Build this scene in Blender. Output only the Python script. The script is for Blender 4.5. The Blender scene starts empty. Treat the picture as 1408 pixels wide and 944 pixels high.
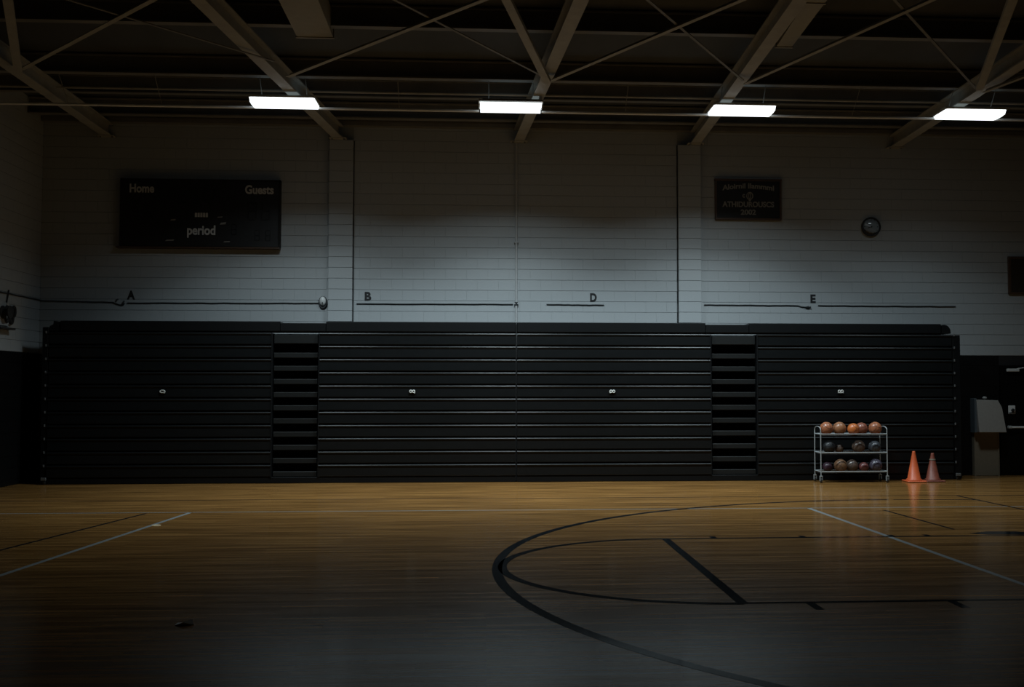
import bpy, bmesh, math, random
from mathutils import Vector, Matrix

random.seed(7)
S = bpy.context.scene
COL = S.collection

# ------------------------------------------------------------------ camera, world, exposure
cam_data = bpy.data.cameras.new('camera')
cam = bpy.data.objects.new('camera', cam_data)
COL.objects.link(cam)
cam.location = (0, 0, 1.67)
cam.rotation_euler = (math.radians(92.45), 0, math.radians(-3.7))
cam_data.sensor_width = 36
cam_data.lens = 38.22
cam_data.shift_x = -0.0440
cam_data.clip_end = 200
S.camera = cam

world = bpy.data.worlds.new('world')
S.world = world
world.use_nodes = True
world.node_tree.nodes['Background'].inputs[0].default_value = (0.5, 0.6, 0.7, 1)
world.node_tree.nodes['Background'].inputs[1].default_value = 0.0

S.view_settings.view_transform = 'Standard'
S.view_settings.look = 'None'
S.view_settings.exposure = 0.0
S.view_settings.gamma = 1.0
S.view_settings.use_curve_mapping = False

LAMP_Y, LAMP_Z = 17.68, 6.26
LAMPS = [(-3.28, 132, 127), (0.38, 226, 127), (4.22, 202, 127), (8.12, 49, 127)]     # x, watts, spread
LAMP_TILT = 0          # degrees, toward the bleachers
LAMP_COLOUR = (0.80, 0.96, 1.03)
LENS_EMIT = 2.0
ADDED_UPLIGHT = 0.5

WALL_Y = 20.8          # face of the back wall
LEFT_X = -8.315
RIGHT_X = 13.2
FRONT_Y = -5.0
DECK_Z = 7.0
COURSE = 0.2045
WAINSCOT = 2.3475

# ------------------------------------------------------------------ materials
def mat(name, col, rough=0.5, metal=0.0, noise=0.0, nscale=20.0, stretch=(1, 1, 1), bump=0.0, emit=None, estr=0.0, spec=0.5, coat=0.0):
    m = bpy.data.materials.new(name)
    m.use_nodes = True
    nt = m.node_tree
    b = nt.nodes['Principled BSDF']
    b.inputs['Roughness'].default_value = rough
    b.inputs['Metallic'].default_value = metal
    b.inputs['Specular IOR Level'].default_value = spec
    b.inputs['Coat Weight'].default_value = coat
    b.inputs['Base Color'].default_value = (*col, 1)
    if emit:
        b.inputs['Emission Color'].default_value = (*emit, 1)
        b.inputs['Emission Strength'].default_value = estr
    if noise or bump:
        tc = nt.nodes.new('ShaderNodeTexCoord')
        mp = nt.nodes.new('ShaderNodeMapping')
        mp.inputs['Scale'].default_value = stretch
        nz = nt.nodes.new('ShaderNodeTexNoise')
        nz.inputs['Scale'].default_value = nscale
        nz.inputs['Detail'].default_value = 5
        geo = nt.nodes.new('ShaderNodeNewGeometry')
        nt.links.new(geo.outputs['Position'], mp.inputs[0])
        nt.links.new(mp.outputs[0], nz.inputs['Vector'])
        if noise:
            mx = nt.nodes.new('ShaderNodeMixRGB')
            mx.inputs[1].default_value = (*[c * (1 - noise) for c in col], 1)
            mx.inputs[2].default_value = (*[min(1, c * (1 + noise)) for c in col], 1)
            nt.links.new(nz.outputs['Fac'], mx.inputs[0])
            nt.links.new(mx.outputs[0], b.inputs['Base Color'])
        if bump:
            bp = nt.nodes.new('ShaderNodeBump')
            bp.inputs['Strength'].default_value = bump
            bp.inputs['Distance'].default_value = 0.004
            nt.links.new(nz.outputs['Fac'], bp.inputs['Height'])
            nt.links.new(bp.outputs[0], b.inputs['Normal'])
    return m

M = {
    'block': mat('painted_block', (0.30, 0.32, 0.328), 0.6, noise=0.10, nscale=60, bump=0.5),
    'mortar': mat('painted_mortar', (0.25, 0.27, 0.275), 0.8, noise=0.1),
    'dark_block': mat('dark_painted_block', (0.004, 0.004, 0.0042), 0.5, spec=0.2, noise=0.2, nscale=60, bump=0.5),
    'dark_mortar': mat('dark_painted_mortar', (0.008, 0.008, 0.009), 0.6, noise=0.1),
    'plain_wall': mat('plain_wall', (0.12, 0.125, 0.125), 0.7, noise=0.1, nscale=6),
    'deck': mat('roof_deck', (0.045, 0.047, 0.046), 0.8, noise=0.3, nscale=2.5, stretch=(1, .3, 1)),
    'steel': mat('painted_steel', (0.28, 0.27, 0.235), 0.55, noise=0.25, nscale=5, bump=0.1),
    'steel_dark': mat('dark_purlin_steel', (0.15, 0.145, 0.13), 0.55, noise=0.3, nscale=4),
    'duct': mat('duct_sheet', (0.26, 0.25, 0.21), 0.6, noise=0.15, nscale=9),
    'bleacher': mat('bleacher_vinyl', (0.0045, 0.0055, 0.006), 0.40, spec=0.26, noise=0.25, nscale=14, stretch=(.3, 1, 1), bump=0.08),
    'bleacher_cap': mat('bleacher_cap_vinyl', (0.003, 0.0035, 0.004), 0.5, spec=0.2, noise=0.2, nscale=12),
    'tread': mat('aisle_tread', (0.009, 0.010, 0.010), 0.5, spec=0.25, noise=0.2, nscale=30),
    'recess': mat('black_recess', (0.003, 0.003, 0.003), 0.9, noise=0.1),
    'bolt': mat('zinc_bolt', (0.16, 0.165, 0.165), 0.4, 0.5, noise=0.1),
    'handle': mat('pale_handle', (0.55, 0.56, 0.53), 0.4, noise=0.1),
    'chrome': mat('chrome_tube', (0.40, 0.43, 0.44), 0.3, 0.25, noise=0.05),
    'rubber': mat('black_rubber', (0.012, 0.012, 0.012), 0.6, noise=0.2),
    'board': mat('scoreboard_face', (0.003, 0.003, 0.0035), 0.55, noise=0.3, nscale=8),
    'frame_wood': mat('brown_wood_frame', (0.055, 0.030, 0.016), 0.5, noise=0.35, nscale=30, stretch=(.15, 1, 1)),
    'letter': mat('grey_lettering', (0.42, 0.43, 0.43), 0.6, noise=0.1),
    'letter_dim': mat('dim_lettering', (0.20, 0.20, 0.19), 0.6, noise=0.1),
    'segment': mat('unlit_digit_segment', (0.008, 0.008, 0.009), 0.35, noise=0.2),
    'black_paint': mat('black_wall_letter', (0.006, 0.006, 0.007), 0.5, noise=0.2),
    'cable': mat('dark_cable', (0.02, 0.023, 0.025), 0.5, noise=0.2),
    'pipe': mat('painted_pipe', (0.34, 0.35, 0.35), 0.45, noise=0.1),
    'bell': mat('grey_bell', (0.46, 0.47, 0.46), 0.4, noise=0.1),
    'clock_face': mat('clock_face', (0.34, 0.36, 0.36), 0.5, noise=0.05),
    'white': mat('white_enamel', (0.75, 0.77, 0.77), 0.35, noise=0.05),
    'lens': mat('lamp_lens', (0.9, 0.9, 0.9), 0.4, emit=(0.90, 0.98, 1.0), estr=LENS_EMIT),
    'cone': mat('orange_cone', (0.62, 0.11, 0.03), 0.45, noise=0.15, nscale=14),
    'cone_dirty': mat('scuffed_dull_orange_cone', (0.20, 0.052, 0.03), 0.5, noise=0.4, nscale=18),
    'seam': mat('ball_seam', (0.012, 0.010, 0.010), 0.6, noise=0.1),
    'box_grey': mat('grey_board', (0.30, 0.29, 0.27), 0.7, noise=0.12, nscale=25),
    'box_blue': mat('blue_grey_edge', (0.075, 0.095, 0.11), 0.6, noise=0.15),
    'box_tan': mat('tan_board', (0.19, 0.16, 0.115), 0.7, noise=0.15, nscale=22),
    'door': mat('black_door', (0.002, 0.002, 0.002), 0.45, spec=0.2, noise=0.2),
    'line_black': mat('black_court_paint', (0.007, 0.010, 0.013), 0.10, spec=0.035, noise=0.2),
    'line_white': mat('white_court_paint', (0.27, 0.295, 0.30), 0.2, spec=0.3, noise=0.15, nscale=10),
    'brass': mat('floor_brass', (0.80, 0.66, 0.42), 0.4, 0.0, noise=0.2),
    'paper': mat('scrap_paper', (0.85, 0.85, 0.83), 0.7, noise=0.05),
    'rope': mat('dark_rope', (0.014, 0.014, 0.014), 0.8, noise=0.3),
}
BALL = [mat('orange_leather', (0.34, 0.12, 0.055), 0.33, noise=0.12, nscale=40, bump=0.3),
        mat('tan_leather', (0.30, 0.13, 0.06), 0.33, noise=0.12, nscale=40, bump=0.3),
        mat('bright_orange_rubber', (0.50, 0.14, 0.035), 0.33, noise=0.1, nscale=40, bump=0.3),
        mat('rust_leather', (0.26, 0.085, 0.05), 0.33, noise=0.12, nscale=40, bump=0.3),
        mat('umber_leather', (0.16, 0.085, 0.045), 0.34, noise=0.12, nscale=40, bump=0.3),  # from here on, balls below the top shelf: colours darkened for the shade there
        mat('grey_brown_leather', (0.10, 0.066, 0.05), 0.34, noise=0.12, nscale=40, bump=0.3),
        mat('slate_rubber', (0.055, 0.06, 0.07), 0.36, noise=0.12, nscale=40, bump=0.3),
        mat('near_black_rubber', (0.007, 0.008, 0.009), 0.5, noise=0.12, nscale=40, bump=0.3),
        mat('plum_rubber', (0.04, 0.016, 0.028), 0.4, noise=0.12, nscale=40, bump=0.3),
        mat('violet_grey_rubber', (0.085, 0.073, 0.10), 0.34, noise=0.12, nscale=40, bump=0.3),
        mat('pink_brown_rubber', (0.15, 0.045, 0.04), 0.36, noise=0.12, nscale=40, bump=0.3)]

def floor_material():
    m = bpy.data.materials.new('maple_strip_floor')
    m.use_nodes = True
    nt = m.node_tree
    N, L = nt.nodes.new, nt.links.new
    b = nt.nodes['Principled BSDF']
    geo = N('ShaderNodeNewGeometry')
    br = N('ShaderNodeTexBrick')
    br.offset = 0.37
    br.inputs['Scale'].default_value = 1
    br.inputs['Brick Width'].default_value = 1.15
    br.inputs['Row Height'].default_value = 0.057
    br.inputs['Mortar Size'].default_value = 0.0011
    br.inputs['Bias'].default_value = 0.0
    br.inputs['Color1'].default_value = (0.215, 0.103, 0.0295, 1)
    br.inputs['Color2'].default_value = (0.306, 0.157, 0.0475, 1)
    br.inputs['Mortar'].default_value = (0.09, 0.05, 0.022, 1)
    L(geo.outputs['Position'], br.inputs['Vector'])
    mp = N('ShaderNodeMapping')
    mp.inputs['Scale'].default_value = (0.40, 7.0, 1)
    L(geo.outputs['Position'], mp.inputs[0])
    nz = N('ShaderNodeTexNoise')
    nz.inputs['Scale'].default_value = 1.6
    nz.inputs['Detail'].default_value = 7
    nz.inputs['Roughness'].default_value = 0.62
    L(mp.outputs[0], nz.inputs['Vector'])
    mx = N('ShaderNodeMixRGB')
    mx.blend_type = 'MULTIPLY'
    mx.inputs[0].default_value = 0.95
    ramp = N('ShaderNodeValToRGB')
    ramp.color_ramp.elements[0].position = 0.3
    ramp.color_ramp.elements[0].color = (0.34, 0.32, 0.29, 1)
    ramp.color_ramp.elements[1].position = 0.7
    ramp.color_ramp.elements[1].color = (1.32, 1.30, 1.26, 1)
    L(nz.outputs['Fac'], ramp.inputs[0])
    L(br.outputs['Color'], mx.inputs[1])
    L(ramp.outputs[0], mx.inputs[2])
    L(mx.outputs[0], b.inputs['Base Color'])
    rr = N('ShaderNodeMapRange')
    rr.inputs['To Min'].default_value = 0.08
    rr.inputs['To Max'].default_value = 0.26
    L(nz.outputs['Fac'], rr.inputs[0])
    L(rr.outputs[0], b.inputs['Roughness'])
    bp = N('ShaderNodeBump')
    bp.inputs['Strength'].default_value = 0.10
    bp.inputs['Distance'].default_value = 0.002
    L(nz.outputs['Fac'], bp.inputs['Height'])
    L(bp.outputs[0], b.inputs['Normal'])
    b.inputs['Specular IOR Level'].default_value = 0.33
    return m
M['floor'] = floor_material()

# ------------------------------------------------------------------ mesh helpers
def new_mesh(name, bm, m, smooth=False):
    me = bpy.data.meshes.new(name)
    bmesh.ops.recalc_face_normals(bm, faces=bm.faces)
    bm.to_mesh(me)
    bm.free()
    me.materials.append(m)
    if smooth:
        for p in me.polygons:
            p.use_smooth = True
    return me

def link(name, me, parent=None, loc=(0, 0, 0), rot=(0, 0, 0)):
    o = bpy.data.objects.new(name, me)
    COL.objects.link(o)
    o.location = loc
    o.rotation_euler = rot
    if parent:
        o.parent = parent
    return o

def obj(name, bm, m, parent=None, loc=(0, 0, 0), rot=(0, 0, 0), smooth=False):
    return link(name, new_mesh(name, bm, m, smooth), parent, loc, rot)

def tag(o, label=None, cat=None, group=None, kind=None):
    if label: o['label'] = label
    if cat: o['category'] = cat
    if group: o['group'] = group
    if kind: o['kind'] = kind
    return o

def empty(name, loc, label, cat, group=None, kind=None, rz=0):
    o = bpy.data.objects.new(name, None)
    COL.objects.link(o)
    o.location = loc
    o.rotation_euler = (0, 0, rz)
    o.empty_display_size = 0.1
    return tag(o, label, cat, group, kind)

def box(bm, x0, x1, y0, y1, z0, z1, bevel=0.0):
    vs = [bm.verts.new((x, y, z)) for z in (z0, z1) for y in (y0, y1) for x in (x0, x1)]
    fs = [bm.faces.new([vs[i] for i in q]) for q in
          ((0, 1, 3, 2), (4, 6, 7, 5), (0, 4, 5, 1), (2, 3, 7, 6), (0, 2, 6, 4), (1, 5, 7, 3))]
    if bevel:
        es = list({e for f in fs for e in f.edges})
        bmesh.ops.bevel(bm, geom=es, offset=bevel, segments=1, affect='EDGES')
    return bm

def B(*a, **k):
    return box(bmesh.new(), *a, **k)

def prism(bm, prof, x0, x1):
    """profile of (y, z) swept along x"""
    a = [bm.verts.new((x0, y, z)) for y, z in prof]
    b = [bm.verts.new((x1, y, z)) for y, z in prof]
    n = len(prof)
    for i in range(n):
        bm.faces.new((a[i], a[(i + 1) % n], b[(i + 1) % n], b[i]))
    bm.faces.new(a)
    bm.faces.new(b[::-1])
    return bm

def extrude_poly(bm, pts, z0, z1):
    a = [bm.verts.new((x, y, z0)) for x, y in pts]
    b = [bm.verts.new((x, y, z1)) for x, y in pts]
    n = len(pts)
    for i in range(n):
        bm.faces.new((a[i], a[(i + 1) % n], b[(i + 1) % n], b[i]))
    bm.faces.new(a[::-1])
    bm.faces.new(b)
    return bm

def tube(bm, pts, r, n=8, closed=False):
    pts = [Vector(p) for p in pts]
    rings = []
    N = len(pts)
    ref = None
    for i, p in enumerate(pts):
        if closed:
            t = pts[(i + 1) % N] - pts[i - 1]
        else:
            t = pts[min(i + 1, N - 1)] - pts[max(i - 1, 0)]
        t.normalize()
        if ref is None:
            ref = Vector((0, 0, 1)) if abs(t.z) < 0.9 else Vector((1, 0, 0))
        u = t.cross(ref).normalized()
        w = u.cross(t).normalized()
        ref = w
        rings.append([bm.verts.new(p + (u * math.cos(2 * math.pi * k / n) + w * math.sin(2 * math.pi * k / n)) * r) for k in range(n)])
    for i in range(N if closed else N - 1):
        a, b = rings[i], rings[(i + 1) % N]
        for k in range(n):
            bm.faces.new((a[k], a[(k + 1) % n], b[(k + 1) % n], b[k]))
    if not closed:
        bm.faces.new(rings[0][::-1])
        bm.faces.new(rings[-1])
    return bm

def lathe(bm, prof, n=24, cap0=True, cap1=True):
    rings = [[bm.verts.new((r * math.cos(2 * math.pi * k / n), r * math.sin(2 * math.pi * k / n), z)) for k in range(n)] for r, z in prof]
    for a, b in zip(rings, rings[1:]):
        for k in range(n):
            bm.faces.new((a[k], a[(k + 1) % n], b[(k + 1) % n], b[k]))
    if cap0: bm.faces.new(rings[0][::-1])
    if cap1: bm.faces.new(rings[-1])
    return bm

def beam_between(bm, p, q, prof):
    """closed profile (u sideways, v up) swept from p to q"""
    p, q = Vector(p), Vector(q)
    t = (q - p).normalized()
    u = t.cross(Vector((0, 0, 1))).normalized()
    w = u.cross(t).normalized()
    a = [bm.verts.new(p + u * s + w * v) for s, v in prof]
    b = [bm.verts.new(q + u * s + w * v) for s, v in prof]
    n = len(prof)
    for i in range(n):
        bm.faces.new((a[i], a[(i + 1) % n], b[(i + 1) % n], b[i]))
    bm.faces.new(a)
    bm.faces.new(b[::-1])
    return bm

def i_section(w, h, tf=0.018, tw=0.012):
    a, c = w / 2, tw / 2
    return [(-a, 0), (a, 0), (a, tf), (c, tf), (c, h - tf), (a, h - tf), (a, h), (-a, h), (-a, h - tf), (-c, h - tf), (-c, tf), (-a, tf)]

def text_mesh(txt, height, depth, m, xscale=1.0, bold=0.0, arch=0.0, width=None):
    cu = bpy.data.curves.new('lettering', 'FONT')
    cu.body = txt
    cu.align_x = 'CENTER'
    cu.size = 1.0
    cu.extrude = 0.5
    cu.offset = bold
    cu.resolution_u = 4
    ob = bpy.data.objects.new('lettering', cu)
    COL.objects.link(ob)
    dg = bpy.context.evaluated_depsgraph_get()
    me = bpy.data.meshes.new_from_object(ob.evaluated_get(dg))
    bpy.data.objects.remove(ob)
    xs = [v.co.x for v in me.vertices]; ys = [v.co.y for v in me.vertices]
    y0 = min(ys)
    s = height / (max(ys) - y0)
    sx = s * xscale if width is None else width / (max(xs) - min(xs))
    xm = (max(xs) + min(xs)) / 2
    half = max(1e-6, (max(xs) - min(xs)) * sx / 2)
    for v in me.vertices:                     # stands upright in the x-z plane, faces -y
        x = (v.co.x - xm) * sx
        v.co = (x, -depth if v.co.z > 0 else 0.0, (v.co.y - y0) * s + arch * (1 - (x / half) ** 2))
    me.materials.clear()
    me.materials.append(m)
    return me

# ------------------------------------------------------------------ room shell
floor = obj('floor', B(LEFT_X - 0.3, RIGHT_X + 0.3, FRONT_Y - 0.3, WALL_Y + 0.4, -0.12, 0.0), M['floor'])
tag(floor, 'glossy honey maple strip gym floor with black and white court lines', 'floor', kind='structure')

ceiling = obj('ceiling', B(LEFT_X - 0.3, RIGHT_X + 0.3, FRONT_Y - 0.3, WALL_Y + 0.4, DECK_Z, DECK_Z + 0.1), M['deck'])
tag(ceiling, 'dark flat roof deck above the steel girders', 'ceiling', kind='structure')

wall_back = empty('wall_back', (0, WALL_Y, 0), 'painted pale grey concrete block wall behind the black bleachers', 'wall', kind='structure')
wall_left = empty('wall_left', (LEFT_X, 18, 0), 'shadowed block wall at left edge of photo, pale above and black below', 'wall', kind='structure')
tag(obj('wall_right', B(RIGHT_X, RIGHT_X + 0.2, FRONT_Y, WALL_Y, 0, DECK_Z), M['plain_wall']),
    'plain painted side wall beyond the right edge of the photo', 'wall', kind='structure')
tag(obj('wall_front', B(LEFT_X, RIGHT_X, FRONT_Y - 0.2, FRONT_Y, 0, DECK_Z), M['plain_wall']),
    'plain painted wall behind the photographer', 'wall', kind='structure')

RECESS = 0.009
def backing(x0, x1, z0, z1, m, parent):
    obj('mortar_bed', B(x0, x1, RECESS, 0.2, z0, z1), m, parent)
backing(LEFT_X, RIGHT_X, WAINSCOT, DECK_Z, M['mortar'], wall_back)
backing(LEFT_X, RIGHT_X, 0.0, WAINSCOT, M['dark_mortar'], wall_back)
obj('mortar_bed', B(-0.2, -RECESS, FRONT_Y - 18, WALL_Y - 18, WAINSCOT, DECK_Z), M['mortar'], wall_left)
obj('mortar_bed', B(-0.2, -RECESS, FRONT_Y - 18, WALL_Y - 18, 0, WAINSCOT), M['dark_mortar'], wall_left)

_blocks = {}
def block_bm(bm, w, h, ox=0, oz=0, axis='y'):
    """front half of one block: back rectangle in the mortar, slightly eased front face"""
    g, gv, e = 0.003, 0.0004, 0.003
    x0, x1, z0, z1 = ox + gv, ox + w - gv, oz + g, oz + h - g
    def P(x, d, z):
        return (x, d, z) if axis == 'y' else (-d, x, z)
    a = [bm.verts.new(P(x, RECESS + 0.001, z)) for x, z in ((x0, z0), (x1, z0), (x1, z1), (x0, z1))]
    c = [bm.verts.new(P(x, e * .6, z)) for x, z in ((x0, z0), (x1, z0), (x1, z1), (x0, z1))]
    ev = 0.001
    f = [bm.verts.new(P(x, 0, z)) for x, z in ((x0 + ev, z0 + e), (x1 - ev, z0 + e), (x1 - ev, z1 - e), (x0 + ev, z1 - e))]
    for p, q in ((a, c), (c, f)):
        for i in range(4):
            bm.faces.new((p[i], p[(i + 1) % 4], q[(i + 1) % 4], q[i]))
    bm.faces.new(f)
    return bm

def block_mesh(w, h, dark, axis):
    k = (round(w, 3), round(h, 3), dark, axis)
    if k not in _blocks:
        _blocks[k] = new_mesh('block', block_bm(bmesh.new(), w, h, axis=axis), M['dark_block' if dark else 'block'])
    return _blocks[k]

BW = 0.4064
PIL = ((-2.994, -2.544), (3.691, 4.132))
def back_blocks():
    out = []
    for k in range(-12, 23):
        z0 = WAINSCOT + k * COURSE
        z1 = min(z0 + COURSE, DECK_Z)
        z0 = max(z0, 0.0)
        if z1 - z0 < 0.05: continue
        x = LEFT_X - (BW / 2 if k % 2 else 0)
        while x < RIGHT_X - 0.02:
            a, b = max(x, LEFT_X), min(x + BW, RIGHT_X)
            x += BW
            if a < 8.3 and z1 < 2.72: continue                    # behind the bleachers
            for p0, p1 in PIL:                                    # behind a pilaster
                if a < p0 < b and b - p0 < p1 - p0: b = p0
                elif p0 <= a < p1 < b: a = p1
                elif a >= p0 and b <= p1: b = a
            if b - a < 0.04: continue
            if z0 < 2.16 and b > 10.06 and a < 11.15: 
                if a < 10.06: b = 10.06
                elif b > 11.15: a = 11.15
                else: continue
                if b - a < 0.04: continue
            out.append((a, b, z0, z1, k < 0))
    return out
blocks = back_blocks()
blocks.sort(key=lambda t: (t[0] + t[1]) ** 2 / 4 + ((t[2] + t[3]) / 2 - 1.67) ** 2 + (1000 if t[1] > 10.8 else 0))
for a, b, z0, z1, dark in blocks[:300]:
    link('block', block_mesh(b - a, z1 - z0, dark, 'y'), wall_back, (a, 0, z0))
for dark in (False, True):
    bm = bmesh.new()
    for a, b, z0, z1, d in blocks[300:]:
        if d == dark: block_bm(bm, b - a, z1 - z0, a, z0)
    tag(obj('far_blocks', bm, M['dark_block' if dark else 'block'], wall_back), kind='stuff')
# left wall: the strip in view block by block, the rest joined
near, far = [], []
for k in range(-12, 23):
    z0 = max(0.0, WAINSCOT + k * COURSE); z1 = min(WAINSCOT + (k + 1) * COURSE, DECK_Z)
    if z1 - z0 < 0.05: continue
    y = WALL_Y + (BW / 2 if k % 2 else 0)
    while y > 12.0:
        y -= BW
        a, b = y, min(y + BW, WALL_Y)
        (near if b > 18.9 else far).append((a - 18, b - 18, z0, z1, k < 0))
for a, b, z0, z1, dark in near:
    link('block', block_mesh(b - a, z1 - z0, dark, 'x'), wall_left, (0, a, z0))
for dark in (False, True):
    bm = bmesh.new()
    for a, b, z0, z1, d in far:
        if d == dark: block_bm(bm, b - a, z1 - z0, a, z0, 'x')
    tag(obj('far_blocks', bm, M['dark_block' if dark else 'block'], wall_left), kind='stuff')

# pilasters, built of stacked blocks
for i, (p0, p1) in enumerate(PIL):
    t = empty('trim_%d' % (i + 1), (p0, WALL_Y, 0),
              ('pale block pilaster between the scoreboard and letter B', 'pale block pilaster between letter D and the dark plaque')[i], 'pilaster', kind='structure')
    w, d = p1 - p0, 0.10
    obj('mortar_bed', B(0.008, w - 0.008, -d + RECESS, 0.02, 2.0, 6.42), M['mortar'], t)
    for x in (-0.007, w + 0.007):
        obj('caulk_joint', B(x - 0.007, x + 0.007, -0.006, 0.01, 2.0, 6.42), M['cable'], t)  # dark strip drawn for the shadow line along the pilaster edge
    for k in range(0, 20):
        z0 = WAINSCOT + k * COURSE
        z1 = min(z0 + COURSE, 6.42)
        g = 0.003
        obj('block', B(0, w, -d, -d + 0.06, z0 + g, z1 - g, bevel=0.004), M['block'], t)

# ------------------------------------------------------------------ court lines (paint on the floor)
def strip(name, m, x0, y0, x1, y1, w, h=0.0012):
    d = Vector((x1 - x0, y1 - y0, 0)); n = Vector((-d.y, d.x, 0)).normalized() * w / 2
    p, q = Vector((x0, y0, 0)), Vector((x1, y1, 0))
    return obj(name, extrude_poly(bmesh.new(), [(v.x, v.y) for v in (p - n, q - n, q + n, p + n)], 0.0, h), m, floor)

def arc(name, m, cx, cy, r, w, a0, a1, n=96, h=0.0012):
    bm = bmesh.new()
    rows = []
    for i in range(n + 1):
        a = a0 + (a1 - a0) * i / n
        rows.append([bm.verts.new((cx + rr * math.cos(a), cy + rr * math.sin(a), z)) for rr, z in
                     ((r - w / 2, 0), (r + w / 2, 0), (r + w / 2, h), (r - w / 2, h))])
    for a, b in zip(rows, rows[1:]):
        for k in range(4):
            bm.faces.new((a[k], a[(k + 1) % 4], b[(k + 1) % 4], b[k]))
    return obj(name, bm, m, floor)

K, W_ = M['line_black'], M['line_white']
tag(strip('sideline', W_, -8.2, 15.235, 7.95, 15.235, 0.040), 'long white line across the floor parallel to the bleachers')
tag(strip('court_line', W_, -4.03, 15.26, -4.55, 7.6, 0.055), 'white line running toward the viewer at left')
tag(strip('court_line', W_, 4.555, 15.24, 4.66, 4.5, 0.060), 'white line crossing the key at right')
tag(strip('sideline', K, -8.2, 16.9, 12.9, 16.86, 0.045), 'thin black line nearest the bleachers')
tag(strip('worn_line', K, -4.60, 15.15, -5.20, 10.8, 0.045, 0.0015), 'worn dark line beside the left white line')
tag(strip('worn_line', K, 5.525, 14.90, 5.60, 12.80, 0.040, 0.0015), 'worn dark line below the ball rack')
tag(strip('baseline', K, 7.43, 16.88, 7.62, 11.5, 0.05, 0.0015), 'black line curving away at far right')
strip('lane_line', K, 2.0, 12.20, 12.5, 12.26, 0.07)
strip('lane_line', K, 2.0, 8.50, 12.5, 8.50, 0.062)
strip('free_throw_line', K, 2.01, 8.49, 2.01, 12.19, 0.088, 0.0016)
arc('free_throw_semicircle', K, 2.01, 10.345, 1.858, 0.085, math.pi / 2, 3 * math.pi / 2)
arc('three_point_arc', K, 6.24, 10.18, 6.14, 0.095, math.pi / 2 + 0.02, math.pi * 1.5)
strip('three_point_line', K, 6.2, 16.318, 7.5, 16.20, 0.07, 0.0014)
for x in (2.57, 3.60, 4.64, 5.06):
    strip('lane_mark', K, x, 12.22, x, 12.36, 0.07)
for x in (2.54, 3.68):
    strip('lane_mark', K, x, 8.48, x, 8.21, 0.07)
obj('lane_block', extrude_poly(bmesh.new(), [(5.62, 12.42), (5.80, 12.31), (6.35, 12.27), (6.45, 12.36), (6.25, 12.56), (5.9, 12.58)], 0, 0.0016), K, floor)

# ------------------------------------------------------------------ roof steel
def girder(name, p, q, label):
    bm = beam_between(bmesh.new(), p, q, i_section(0.19, 0.25, 0.022))
    o = empty(name, q, label, 'roof beam', 'girders running from the wall toward the viewer')
    b = obj('i_beam', bm, M['steel'], o)
    b.location = -Vector(q)
    pl = B(-0.16, 0.16, -0.17, 0.01, -0.012, 0.0)
    obj('bearing_plate', pl, M['steel'], o)
    for s in (-1, 1):
        obj('bolt', lathe(bmesh.new(), [(0.018, -0.035), (0.018, -0.012)], 6), M['bolt'], o, (s * 0.11, -0.10, 0))
    return o
Z = 6.43
girder('roof_girder', (-6.86, 2.0, Z), (-7.13, WALL_Y - 0.01, Z), 'leftmost roof girder, dim, meeting the back wall near the left corner')
girder('roof_girder', (-4.66, 2.0, Z), (-2.82, WALL_Y - 0.11, Z), 'roof girder passing behind the leftmost lamp and resting on left pilaster')
girder('roof_girder', (1.92, 2.0, Z), (0.60, WALL_Y - 0.06, Z), 'middle roof girder ending above the vertical wall pipe')
girder('roof_girder', (3.53, 2.0, Z), (4.02, WALL_Y - 0.11, Z), 'roof girder passing behind the third lamp and resting on right pilaster')
girder('roof_girder', (7.45, 2.0, Z), (8.00, WALL_Y - 0.01, Z), 'rightmost roof girder, disappearing behind the rightmost lamp')

for y, w, h, label in ((5.2, .15, .3, 'purlin high over the near floor, out of sight above'), (7.6, .15, .3, 'second purlin over the near floor, out of sight above'),
                    (10.1, .15, .3, 'purlin over the free throw lane, out of sight above'), (12.6, .15, .3, 'purlin at the very top edge of the photo'),
                    (15.0, .13, .3, 'roof purlin crossing just below the ends of the two roof ducts'),
                    (17.47, .15, .3, 'deep roof purlin directly above the row of lamps'),
                    (18.62, .12, .3, 'roof purlin seen just above the lamps, behind the deep one'),
                    (20.12, .16, .3, 'roof purlin nearest the back wall, seen just below the lamps')):
    bm = beam_between(bmesh.new(), (LEFT_X + 0.02, y, Z + 0.25), (RIGHT_X - 0.02, y, Z + 0.25), i_section(w, h, 0.022))
    tag(obj('roof_purlin', bm, M['steel_dark']), label, 'roof beam', 'purlins lying across the girders')
tag(obj('wall_ledger', B(LEFT_X + 0.02, RIGHT_X - 0.02, WALL_Y - 0.16, WALL_Y - 0.004, 6.685, 6.78), M['steel_dark']), 'steel ledger angle along the top of the back wall', 'roof beam')
bm = tube(bmesh.new(), [(LEFT_X + 0.05, 18.2, 6.655), (RIGHT_X - 0.05, 18.2, 6.655)], 0.024, 8)
tag(obj('sprinkler_pipe', bm, M['steel']), 'thin pipe running across under the roof purlins above the lamps', 'pipe')

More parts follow.
